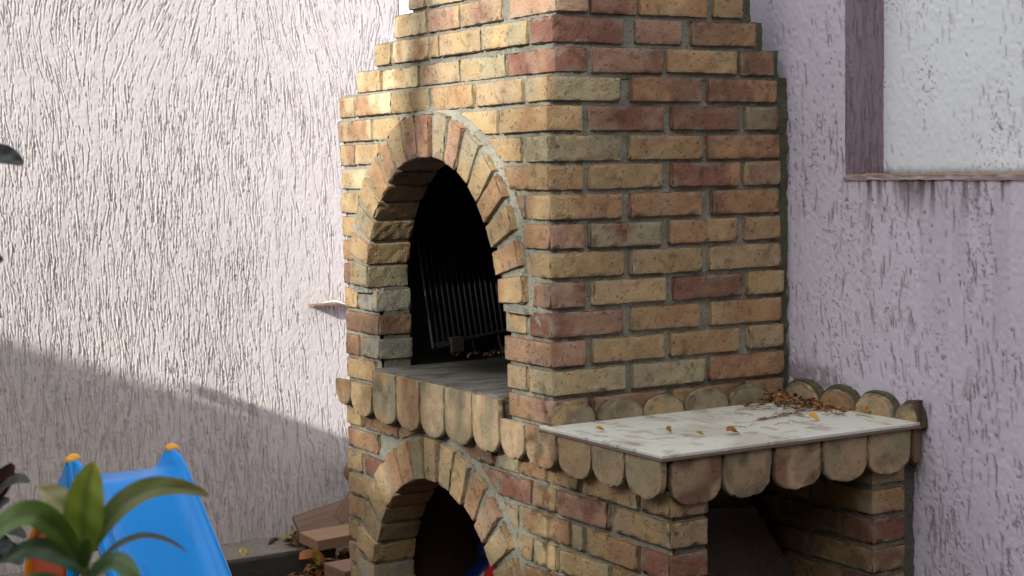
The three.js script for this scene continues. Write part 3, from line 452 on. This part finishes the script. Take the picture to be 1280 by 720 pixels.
{ // red bag
  const t = thing('red_bag', 'red plastic bag with dark print behind the right side of the lower arch', 'bag', [0.24, -Y0, -0.60]);
  const g = new THREE.SphereGeometry(1, 40, 30), p = g.attributes.position; for (let i = 0; i < p.count; i++) { const x = p.getX(i), y = p.getY(i), z = p.getZ(i), k = 1 + 0.18 * (fbm(x * 3 + 4, y * 3, z * 3, 3) - 0.5) * 2; p.setXYZ(i, x * 0.10 * k, 0.26 + y * 0.27 * k, z * 0.13 * k * (1 - 0.35 * Math.max(0, y))); } g.computeVertexNormals();
  part('bag_body', g, std([0.42, 0.012, 0.014], { roughness: 0.4 }), t, true);
  part('printed_band', new THREE.TorusGeometry(0.112, 0.012, 8, 40).rotateX(Math.PI / 2).scale(0.93, 1.4, 1.12).translate(0, 0.3, 0), std([0.02, 0.012, 0.015]), t, true);
}
{ // little wall shelf behind the barbecue
  const t = thing('wall_shelf', 'narrow brown strip shelf with pale cord fixed to the pink wall', 'wall shelf', [0.5, -0.55, W1Z]);
  part('shelf_board', new RoundedBoxGeometry(0.42, 0.009, 0.05, 2, 0.002).translate(0.585, -0.549, W1Z + 0.026), mWood([0.24, 0.15, 0.10]), t);
  part('cord', tube([[0.42, -0.540, W1Z + 0.04], [0.47, -0.536, W1Z + 0.045], [0.50, -0.545, W1Z + 0.06], [0.54, -0.565, W1Z + 0.075]], 0.003, 16, 6), std([0.62, 0.66, 0.6]), t);
}

// ---------------------------------------------------------------- leaves
function leafGeo(L, W, { curl = 0.2, fold = 0.15, nu = 10, nv = 4, tip = 1.5, wob = 0 } = {}) {   // along +z from the base, face up
  return sheet(nv, nu, (a, b) => { const s = (a - 0.5) * 2, w = W / 2 * Math.pow(Math.sin(Math.PI * Math.min(1, 0.06 + 0.94 * b) ** 0.85), 0.8) + 0.0008, x = s * w, k = 1 - 0.25 * Math.exp(-((s / 0.14) ** 2)); return [x, Math.abs(s) * w * fold * 2 - curl * L * b * b + wob * W * Math.sin(b * 9 + s * 2), L * b, k, k, k]; }, null, true);
}
// a leaf along a bent path p0-p1-p2 (metres, local), facing n
function bentLeaf(p0, p1, p2, W, n, fold = 0.25, colours) {
  const A = V3(...p0), B = V3(...p1), C = V3(...p2), N = V3(...n).normalize();
  return sheet(6, 18, (a, b) => {
    const s = (a - 0.5) * 2, q = A.clone().multiplyScalar((1 - b) ** 2).addScaledVector(B, 2 * b * (1 - b)).addScaledVector(C, b * b), T = B.clone().sub(A).multiplyScalar(1 - b).addScaledVector(C.clone().sub(B), b).normalize();
    const S = T.clone().cross(N).normalize(), F = S.clone().cross(T), w = W / 2 * Math.pow(Math.sin(Math.PI * (0.03 + 0.95 * b) ** 0.85), 0.6);
    q.addScaledVector(S, s * w).addScaledVector(F, Math.abs(s) * w * fold + 0.02 * W * Math.sin(b * 20 + s * 3)); const k = Math.exp(-((s / 0.1) ** 2)); const c = colours; const v = 0.8 + 0.4 * fbm(b * 5, s * 2, A.x * 50, 2);
    return [q.x, q.y, q.z, ...[0, 1, 2].map((i) => mix(mix(c[0][i], c[1][i], b) * v, c[2][i], k * 0.6))];
  });
}
const mLeaf = new THREE.MeshPhysicalMaterial({ vertexColors: true, roughness: 0.5, transmission: 0.3, thickness: 0, side: THREE.DoubleSide });
const mDry = std([1, 1, 1], { vertexColors: true, roughness: 0.8, side: THREE.DoubleSide });
{ // broad-leaved plant in front of the slide
  const t = thing('potted_shrub', 'green broad-leaved shoot growing in front of the blue slide', 'plant', [-1.569, -Y0, 1.242], -0.536), oy = Y0 - 0.551;
  const G = [0.085, 0.18, 0.02], YG = [0.32, 0.36, 0.035], DG = [0.03, 0.065, 0.02], BG = [0.05, 0.15, 0.075], BE = [0.42, 0.36, 0.18], mid = [0.16, 0.17, 0.05], dm = [0.04, 0.06, 0.02];
  const L = (a, b, c, w, n, col, f) => part('leaf', bentLeaf(...[a, b, c].map(([x, y, z]) => [x, oy + y, z]), w, n, f, col), mLeaf, t, true);
  L([0.0, 0, 0], [0.0, 0.07, 0.015], [0.018, 0.128, 0.0], 0.056, [0.25, 0.1, 1], [[0.17, 0.26, 0.03], YG, [0.09, 0.13, 0.02]], 0.35);
  L([-0.005, 0.0, -0.01], [-0.02, 0.07, -0.02], [-0.07, 0.088, -0.03], 0.045, [0.3, 0.4, 1], [G, BE, mid]);
  L([-0.006, -0.005, 0.01], [-0.055, 0.125, 0.06], [-0.115, 0.022, 0.09], 0.04, [-0.1, 0.5, 1], [G, [0.11, 0.2, 0.03], dm]);
  L([0.008, 0.0, 0.0], [0.065, 0.125, -0.02], [0.168, 0.066, -0.06], 0.034, [0.1, 0.5, 1], [[0.09, 0.15, 0.025], [0.22, 0.2, 0.03], dm]);
  L([0.0, -0.03, 0.0], [-0.05, 0.035, 0.03], [-0.10, 0.0, 0.05], 0.034, [0, 0.6, 1], [BG, [0.03, 0.07, 0.03], mid]);
  L([0.01, -0.03, 0.0], [0.075, 0.055, 0.0], [0.142, -0.008, -0.02], 0.016, [0.1, 0.9, 0.4], [DG, [0.04, 0.035, 0.03], dm]);
  L([0.0, -0.05, 0.01], [0.06, 0.03, 0.03], [0.09, -0.05, 0.05], 0.034, [0, 0.8, 0.6], [DG, G, dm]);
  L([0.0, -0.08, 0.01], [-0.05, -0.01, 0.03], [-0.11, -0.06, 0.05], 0.04, [0, 0.8, 0.6], [DG, G, dm]);
  L([0.0, -0.02, 0.01], [0.012, 0.01, 0.04], [0.02, 0.03, 0.05], 0.02, [0.2, 0.2, 1], [G, G, mid]);
  L([0.0, -0.10, 0.0], [0.03, -0.05, 0.05], [0.05, -0.10, 0.10], 0.05, [0, 0.8, 0.6], [DG, G, dm]);
  part('stem', tube([[0, oy + 0.01, 0], [0.004, oy - 0.2, 0.01], [0.0, oy - 0.6, 0], [0.01, 0, 0.02]], 0.006, 20, 7), std([0.09, 0.10, 0.03]), t, true);
}
{ // dark shrub at the left edge
  const t = thing('dark_shrub', 'dark purple and grey-leaved shrub reaching in from the left edge', 'shrub', [-1.62, -Y0, 0.55], -0.536), oy = Y0 - 0.6;
  const P1 = [0.06, 0.022, 0.015], P2 = [0.10, 0.10, 0.10], P3 = [0.022, 0.03, 0.018], bl = [0.03, 0.036, 0.05];
  const L = (a, b, c, w, n, c1, c2) => part('leaf', bentLeaf(...[a, b, c].map(([x, y, z]) => [x + 0.09, oy + y, z]), w, n, 0.3, [c1, c2, c2]), mLeaf, t, true), twig = ([x, y, z]) => part('twig', tube([[0, oy + y - 0.06, 0], [(x + 0.09) * 0.5, oy + y - 0.01, z * 0.5], [x + 0.09, oy + y, z]], 0.0022, 8, 5), std([0.07, 0.05, 0.035]), t, true);
  [[-0.03, 0.01, 0], [-0.02, -0.005, 0], [-0.03, -0.05, 0], [-0.03, -0.10, 0], [0.0, 0.622, 0], [-0.02, 0.41, 0]].forEach(twig);
  L([-0.03, 0.01, 0], [0.0, 0.03, 0], [0.032, 0.075, 0], 0.045, [0.5, 0.2, 1], P1, P1);
  L([-0.02, -0.005, 0], [0.02, 0.06, 0], [0.066, 0.045, 0.02], 0.035, [0, 0.8, 0.6], P2, [0.04, 0.04, 0.042]);
  L([-0.03, -0.03, 0], [0.0, 0.0, 0.0], [0.03, 0.012, 0.02], 0.035, [0, 0.7, 0.7], bl, P2);
  L([-0.03, -0.05, 0], [0.02, -0.03, 0], [0.056, -0.055, 0.02], 0.03, [0, 0.8, 0.6], P3, P3);
  L([-0.03, -0.075, 0], [0.01, -0.06, 0], [0.03, -0.085, 0.03], 0.04, [0, 0.6, 0.8], P3, bl);
  L([-0.03, -0.10, 0], [0.02, -0.07, 0], [0.05, -0.10, 0.03], 0.045, [0, 0.6, 0.8], P3, [0.05, 0.06, 0.05]);
  L([0.0, 0.622, 0], [0.04, 0.63, 0], [0.073, 0.604, 0.01], 0.036, [0, 0.3, 1], bl, [0.04, 0.048, 0.06]);
  L([-0.02, 0.41, 0], [0.01, 0.45, 0], [0.031, 0.435, 0.01], 0.03, [0, 0.3, 1], bl, bl);
  const R = rng(5); for (let i = 0; i < 26; i++) { const y = -0.1 + 0.8 * R(), a = R() * 6.28, s = [-0.09 + (R() - 0.5) * 0.02, y, (R() - 0.5) * 0.02]; L(s, [s[0] + Math.cos(a) * 0.03 - 0.01, y + 0.03, s[2] + Math.sin(a) * 0.04], [s[0] + Math.cos(a) * 0.04 - 0.03, y + 0.01, s[2] + Math.sin(a) * 0.08], 0.035, [0, 1, 0.2], P3, bl); }
  part('stem', tube([[0, 0, 0], [0.01, 0.5, 0.01], [-0.005, oy, 0], [0.0, oy + 0.5, 0], [-0.01, oy + 0.75, 0]], 0.007, 24, 7), std([0.07, 0.05, 0.035]), t, true);
}
const DRY = [[0.30, 0.12, 0.03], [0.22, 0.075, 0.025], [0.15, 0.06, 0.03], [0.36, 0.22, 0.05], [0.10, 0.055, 0.03], [0.28, 0.17, 0.08]];
function scatter(name, label, n, seed, place, size, category = 'fallen leaves') {
  const g = leafGeo(1, 0.55, { curl: 0.25, fold: 0.35, nu: 6, nv: 4, wob: 0.08 }); g.translate(0, 0, -0.5);
  const m = shade(new THREE.InstancedMesh(g, mDry, n)), R = rng(seed), M = new THREE.Matrix4(), q = new THREE.Quaternion(), c = new THREE.Color();
  for (let i = 0; i < n; i++) { const [x, y, z] = place(R, i), s = size * (0.5 + R()); q.setFromEuler(new THREE.Euler((R() - 0.5) * 1.2, R() * 6.3, (R() - 0.5) * 1.4)); M.compose(V3(x, y + Y0, z), q, V3(s * (0.6 + R() * 0.6), s, s)); m.setMatrixAt(i, M); const d = DRY[Math.floor(R() * DRY.length)], k = 0.6 + 0.7 * R(); m.setColorAt(i, c.setRGB(d[0] * k, d[1] * k, d[2] * k)); }
  m.name = numbered(name); m.userData = { label, category, kind: 'stuff' }; scene.add(m); return m;
}
const groundY = (x, z) => -Y0 + 0.13 * Math.exp(-(((x - 0.42) / 0.28) ** 2) - ((z + 2.0) / 0.32) ** 2) + (fbm(x * 6, z * 6, 1, 4) - 0.5) * 0.04;
scatter('fallen_leaves', 'brown and orange fallen leaves heaped on the ground by the wood pile', 950, 3, (R) => { const x = -0.25 + 0.95 * R(), z = -2.12 + 0.62 * R(); return [x, groundY(x, z) + 0.008 + 0.03 * R() * R(), z]; }, 0.05);
scatter('fallen_leaves', 'brown fallen leaves piled on the concrete kerb below the pink wall', 110, 4, (R) => { const t = Math.sqrt(R()), x = 0.12 + 0.36 * t, z = -2.38 + 0.24 * R(); return [x, -1.452 + 0.045 * t * R(), z]; }, 0.045);
scatter('dry_leaves', 'small brown dry leaves drifted into the back corner of the white worktop', 170, 5, (R) => { const t = R(), x = 0.775 - 0.12 * R() * R() - 0.09 * R() * (1 - t), z = 0.0 + 0.33 * t * (0.5 + 0.5 * R()), h = 0.03 * (1 - t) * R() * step(0.55, 0.76, x); return [x, -0.677 + h, z]; }, 0.022);
scatter('dry_leaves', 'pale dry leaves swept under the grill grate in the upper arch', 40, 6, (R) => [0.30 + 0.22 * R(), -0.626 + 0.008 * R(), -1.10 + 0.12 * (R() - 0.5) + 0.02], 0.022);
{ // twigs and needles on the worktop, one tangle
  const R = rng(8), gs = []; for (let i = 0; i < 90; i++) { const near = R() < 0.5, stalk = !near && R() < 0.55, q0 = R(), x = stalk ? 0.42 + 0.28 * q0 : near ? 0.55 + 0.22 * R() : 0.35 + 0.4 * R(), z = stalk ? 0.285 - 0.08 * q0 + 0.012 * (R() - 0.5) : near ? 0.08 + 0.27 * R() : 0.10 + 0.28 * R(), a = stalk ? -0.28 + (R() - 0.5) * 0.5 : R() * 6.28, l = 0.02 + 0.05 * R(); gs.push(tube([[x, -0.677, z], [x + Math.cos(a) * l * 0.5, -0.6775 + 0.004 * R(), z + Math.sin(a) * l * 0.5 + 0.003 * (R() - 0.5)], [x + Math.cos(a) * l, -0.678, z + Math.sin(a) * l]], 0.0005 + 0.0005 * R(), 6, 4)); }
  const o = solo('twigs', mergeGeometries(gs), std([0.2, 0.115, 0.05]), 'thin dry twigs and needles scattered on the white worktop', 'twigs'); o.userData.kind = 'stuff';
}
function oneLeaf(x, y, z, L, W, c, rot, label, name = 'fallen_leaf') { const g = leafGeo(L, W, { curl: 0.3, fold: 0.4, wob: 0.06 }).translate(0, 0, -L / 2), a = g.attributes.color; for (let i = 0; i < a.count; i++) a.setXYZ(i, a.getX(i) * c[0], a.getY(i) * c[1], a.getZ(i) * c[2]); const o = shade(new THREE.Mesh(g, mDry)); o.name = numbered(name); o.position.set(x, y + Y0, z); o.rotation.set(...rot); o.userData = { label, category: 'leaf' }; scene.add(o); }
oneLeaf(0.036, -0.672, 0.17, 0.024, 0.016, [0.5, 0.27, 0.02], [0, 1.2, 0.2], 'yellow fallen leaf nearest the left edge of the white worktop');
oneLeaf(0.158, -0.670, 0.291, 0.017, 0.014, [0.22, 0.15, 0.03], [0.5, 0.3, 0.3], 'small curled olive leaf in the middle of the white worktop');
oneLeaf(0.193, -0.672, 0.375, 0.02, 0.013, [0.36, 0.22, 0.04], [0.1, 1.0, 0.2], 'small tan leaf nearest the front edge of the white worktop');
oneLeaf(0.279, -0.670, 0.395, 0.042, 0.022, [0.36, 0.13, 0.03], [0.1, 1.5, 0.3], 'orange-brown curled leaf near the front edge of the white worktop');
oneLeaf(0.573, -0.670, 0.357, 0.030, 0.02, [0.6, 0.33, 0.02], [0.3, 0.8, 0.3], 'bright yellow leaf on the twigs of the white worktop');
oneLeaf(0.772, -0.670, 0.345, 0.034, 0.02, [0.55, 0.24, 0.02], [0.1, 1.9, 0.5], 'orange leaf by the upright tiles at the right of the worktop');
oneLeaf(0.20, -1.475, -2.0, 0.13, 0.085, [0.40, 0.15, 0.05], [0.5, 1.2, -0.2], 'large orange dry leaf on the leaf heap by the kerb');
oneLeaf(0.185, -1.455, -1.965, 0.055, 0.03, [0.45, 0.38, 0.03], [0.7, 0.2, 0.2], 'small yellow leaf lying on the large orange leaf');
oneLeaf(-0.01, -1.452, -2.20, 0.035, 0.028, [0.55, 0.45, 0.16], [0.9, 0.4, 0.3], 'pale yellow leaf alone on the concrete kerb');

// ---------------------------------------------------------------- child's slide
{
  const t = thing('toddler_slide', 'blue plastic toddler slide with yellow knobs and orange ladder', 'slide', [-0.68, -Y0, -1.3]);
  const blue = new THREE.MeshPhysicalMaterial({ color: new THREE.Color().setRGB(0.001, 0.27, 0.82), map: tex(256, (u, v) => { const k = 0.86 + 0.14 * tfbm(u, v, 6, 501, 4) - 0.12 * step(0.7, 0.8, tfbm(u, v * 0.4, 40, 503, 2)); return [k, k, k]; }), roughness: 0.2, specularIntensity: 0.6 }), yel = std([0.75, 0.36, 0.015], { roughness: 0.35 }), ora = std([0.50, 0.055, 0.008], { roughness: 0.4 }), oy = std([0.72, 0.24, 0.012], { roughness: 0.4 });
  const xc = -0.683, w = 0.165, prof = [[0, 0], [0.3, 0], [0.52, 0.02], [0.66, 0.10], [0.76, 0.30], [0.85, 0.64], [0.91, 0.92], [0.95, 1.0], [1.0, 1.0], [1.04, 0.9], [1.07, 0.55], [1.07, -0.1], [1.05, -0.45], [0.8, -0.5], [0, -0.5]];
  const full = [...prof.slice(1).reverse().map(([a, b]) => [-a, b]), ...prof];
  const path = (s) => { const z = mix(-1.49, -0.40, s), q = clamp((z + 1.42) / 1.0), y = -0.965 - 0.80 * (q < 0.12 ? q * q / 0.24 : q - 0.06) + 0.16 * step(0.7, 1.1, q) * (q - 0.7); return [z, y]; };
  part('chute', sheet(full.length - 1, 60, (a, b, i) => { const [z, y] = path(b), q = clamp((z + 1.49) / 0.20), H = mix(0.074, 0.052, sm(q)), f = full[i], flare = mix(0.97, 1.0, sm(clamp((z + 1.5) / 0.5))); return [xc + f[0] * w * flare, y + f[1] * H - (Math.abs(f[0]) > 0.9 ? 0 : 0), z - 0.05 * (1 - b) * 0]; }, null, true), blue, t);
  for (const s of [-1, 1]) {
    const kn = new THREE.SphereGeometry(0.0235, 24, 16).scale(1.0, 0.72, 1.0).rotateZ(-s * 0.25).rotateX(0.2); part('knob', kn.translate(xc + s * w * 0.97, -0.897, -1.463), yel, t);
    const sh = new THREE.Shape(); sh.moveTo(-1.50, -1.10); sh.lineTo(-1.64, -1.13); sh.quadraticCurveTo(-1.84, -1.15, -1.87, -1.24); sh.lineTo(-2.0, -Y0); sh.lineTo(-1.5, -Y0); sh.closePath();
    { const hs = new THREE.Shape(); hs.moveTo(-1.445, -0.905); hs.lineTo(-1.485, -0.905); hs.quadraticCurveTo(-1.53, -0.97, -1.66, -1.03); hs.lineTo(-1.66, -1.12); hs.lineTo(-1.38, -1.12); hs.lineTo(-1.40, -0.99); hs.closePath(); part('side_wall', new THREE.ExtrudeGeometry(hs, { depth: 0.02, bevelEnabled: true, bevelSize: 0.006, bevelThickness: 0.008, bevelSegments: 3 }).rotateY(-Math.PI / 2).translate(xc + s * w * 0.97 + 0.01, 0, 0), blue, t); }
    part('post', tube([[xc + s * w * 0.98, -0.912, -1.465], [xc + s * w * 1.0, -1.03, -1.47], [xc + s * w * 1.03, -1.3, -1.48], [xc + s * w * 1.05, -Y0, -1.49]], 0.02, 10, 10), blue, t);
    part('ladder_rail', new THREE.ExtrudeGeometry(sh, { depth: 0.03, bevelEnabled: true, bevelSize: 0.006, bevelThickness: 0.006, bevelSegments: 3 }).rotateY(-Math.PI / 2).translate(xc + s * (w + 0.01) + 0.015, 0, 0), ora, t);
    part('ladder_rail', tube([[xc + s * (w + 0.01) - 0.012, -1.12, -1.60], [xc + s * (w + 0.01) - 0.012, -1.155, -1.76], [xc + s * (w + 0.01) - 0.012, -1.26, -1.875], [xc + s * (w + 0.01) - 0.012, -Y0, -2.0]], 0.026, 20, 10), oy, t);
  }
  for (let i = 0; i < 3; i++) part('step', new RoundedBoxGeometry(2 * w, 0.03, 0.1, 3, 0.01).translate(xc, -1.25 - i * 0.16, -1.80 - i * 0.05), yel, t);
  part('platform', new RoundedBoxGeometry(2 * w, 0.025, 0.12, 3, 0.008).translate(xc, -0.99, -1.54), blue, t);
}

// ---------------------------------------------------------------- unseen shapes added left of the view to shade the yard
{
  const t = thing('added_house', 'unseen house shape with a lower wing, added left of the yard to cast shade', 'house', [-10, -Y0, 3]);  // unseen building added to keep direct sun off the side face
  const m = std([0.5, 0.47, 0.42]), r = std([0.3, 0.12, 0.07]);
  part('wall', mergeGeometries([box(-9, -8, -Y0, 4.9, 3.26, 14), box(-9, -8.05, -Y0, 2.3, -9, 3.25)]), m, t);
  part('roof', box(-9.1, -7.9, 4.91, 5.1, 3.26, 14.4), r, t);
  const sh = new THREE.Shape(); sh.moveTo(-9, 2.31); sh.lineTo(-9, 2.40); sh.lineTo(0.1, 2.60); sh.lineTo(0.72, 2.73); sh.lineTo(1.3, 2.60); sh.lineTo(3.24, 2.45); sh.lineTo(3.24, 2.31); sh.closePath();  // roof line bent to set the shadow edge on the left wall
  part('wing_roof', new THREE.ExtrudeGeometry(sh, { depth: 1.1, bevelEnabled: false }).rotateY(-Math.PI / 2).translate(-7.95, 0, 0), r, t);
}
{
  const t = thing('added_post', 'unseen wooden post with a short cross arm, added left of the slide to cast shade', 'post', [-2.5, -Y0, -0.95]);  // unseen post added for the shadow band on the left wall
  const m = std([0.2, 0.14, 0.09]);
  part('post', box(-2.54, -2.46, -Y0, 0.36, -0.99, -0.91), m, t);
  part('cross_arm', tube([[-2.53, 0.25, -1.545], [-2.5, 0.262, -0.9]], 0.02, 2, 8), m, t);
}
{
  const bx = -16, bz = 5.0, t = thing('shade_tree', 'unseen leafy tree added far left to filter sun on the barbecue front', 'tree', [bx, -Y0, bz]);  // unseen tree added; crown left thin where sun should reach the bricks
  part('trunk', tube([[bx, -Y0, bz], [bx + 0.1, 1.5, bz + 0.1], [bx, 4, bz - 0.05], [bx + 0.1, 6, bz], [bx, 8.4, bz]], 0.09, 16, 8), std([0.10, 0.075, 0.05]), t);
  const R = rng(61), N = 8200, lg = new THREE.BufferGeometry(); lg.setAttribute('position', new THREE.BufferAttribute(new Float32Array([0, 0, 0, 0.026, 0.008, 0.035, 0, 0, 0.085, -0.026, 0.008, 0.035]), 3)); lg.setIndex([0, 1, 2, 0, 2, 3]); lg.computeVertexNormals();
  const M = new THREE.Matrix4(), q = new THREE.Quaternion(), leaves = new THREE.InstancedMesh(lg, new THREE.MeshPhysicalMaterial({ color: new THREE.Color().setRGB(0.10, 0.12, 0.03), roughness: 0.6, transmission: 0.3, thickness: 0, side: THREE.DoubleSide }), N); let n = 0;
  while (n < N) { const z = 3.95 + 2.9 * R(), y = 4.6 + 4.6 * R(), x = bx + (R() - 0.5) * 2.2; const d = mix(1, 0.02, step(-0.35, 0.25, y - 6.7 - 0.55 * (z - 4.5))) * (0.6 + 0.8 * step(0.4, 0.6, fbm(x * 3, y * 3, z * 3, 2))); if (R() > d * 0.8) continue; q.setFromEuler(new THREE.Euler(R() * 6.3, R() * 6.3, R() * 6.3)); const k = 0.7 + 0.7 * R(); M.compose(V3(x - bx, y + Y0, z - bz), q, V3(k, k, k)); leaves.setMatrixAt(n++, M); }
  leaves.name = 'crown'; shade(leaves); leaves.userData = { kind: 'stuff' }; t.add(leaves);
}
{ // unseen foliage block added behind the viewer to cut sky light
  const g = new THREE.BoxGeometry(22, 4.6, 1.6, 110, 24, 8), p = g.attributes.position; for (let i = 0; i < p.count; i++) { const n = fbm(p.getX(i) * 1.8, p.getY(i) * 1.8, p.getZ(i) * 1.8, 4) - 0.5; p.setXYZ(i, p.getX(i), p.getY(i) + n * 0.6, p.getZ(i) + n * 1.1); } g.computeVertexNormals();
  g.translate(2, -Y0 + 2.2, 7.6); solo('added_hedge', g, std([0.05, 0.062, 0.028]), 'unseen tall dark green foliage block added behind the viewer to cut sky light', 'added_hedge');
}
renderMain();
function renderMain() {
  const renderer = new THREE.WebGLRenderer({ antialias: true });
  renderer.setSize(1024, 576); renderer.shadowMap.enabled = true;
  renderer.toneMapping = THREE.LinearToneMapping; renderer.toneMappingExposure = EXPOSURE;
  scene.updateMatrixWorld(true);
  renderer.render(scene, camera);
}
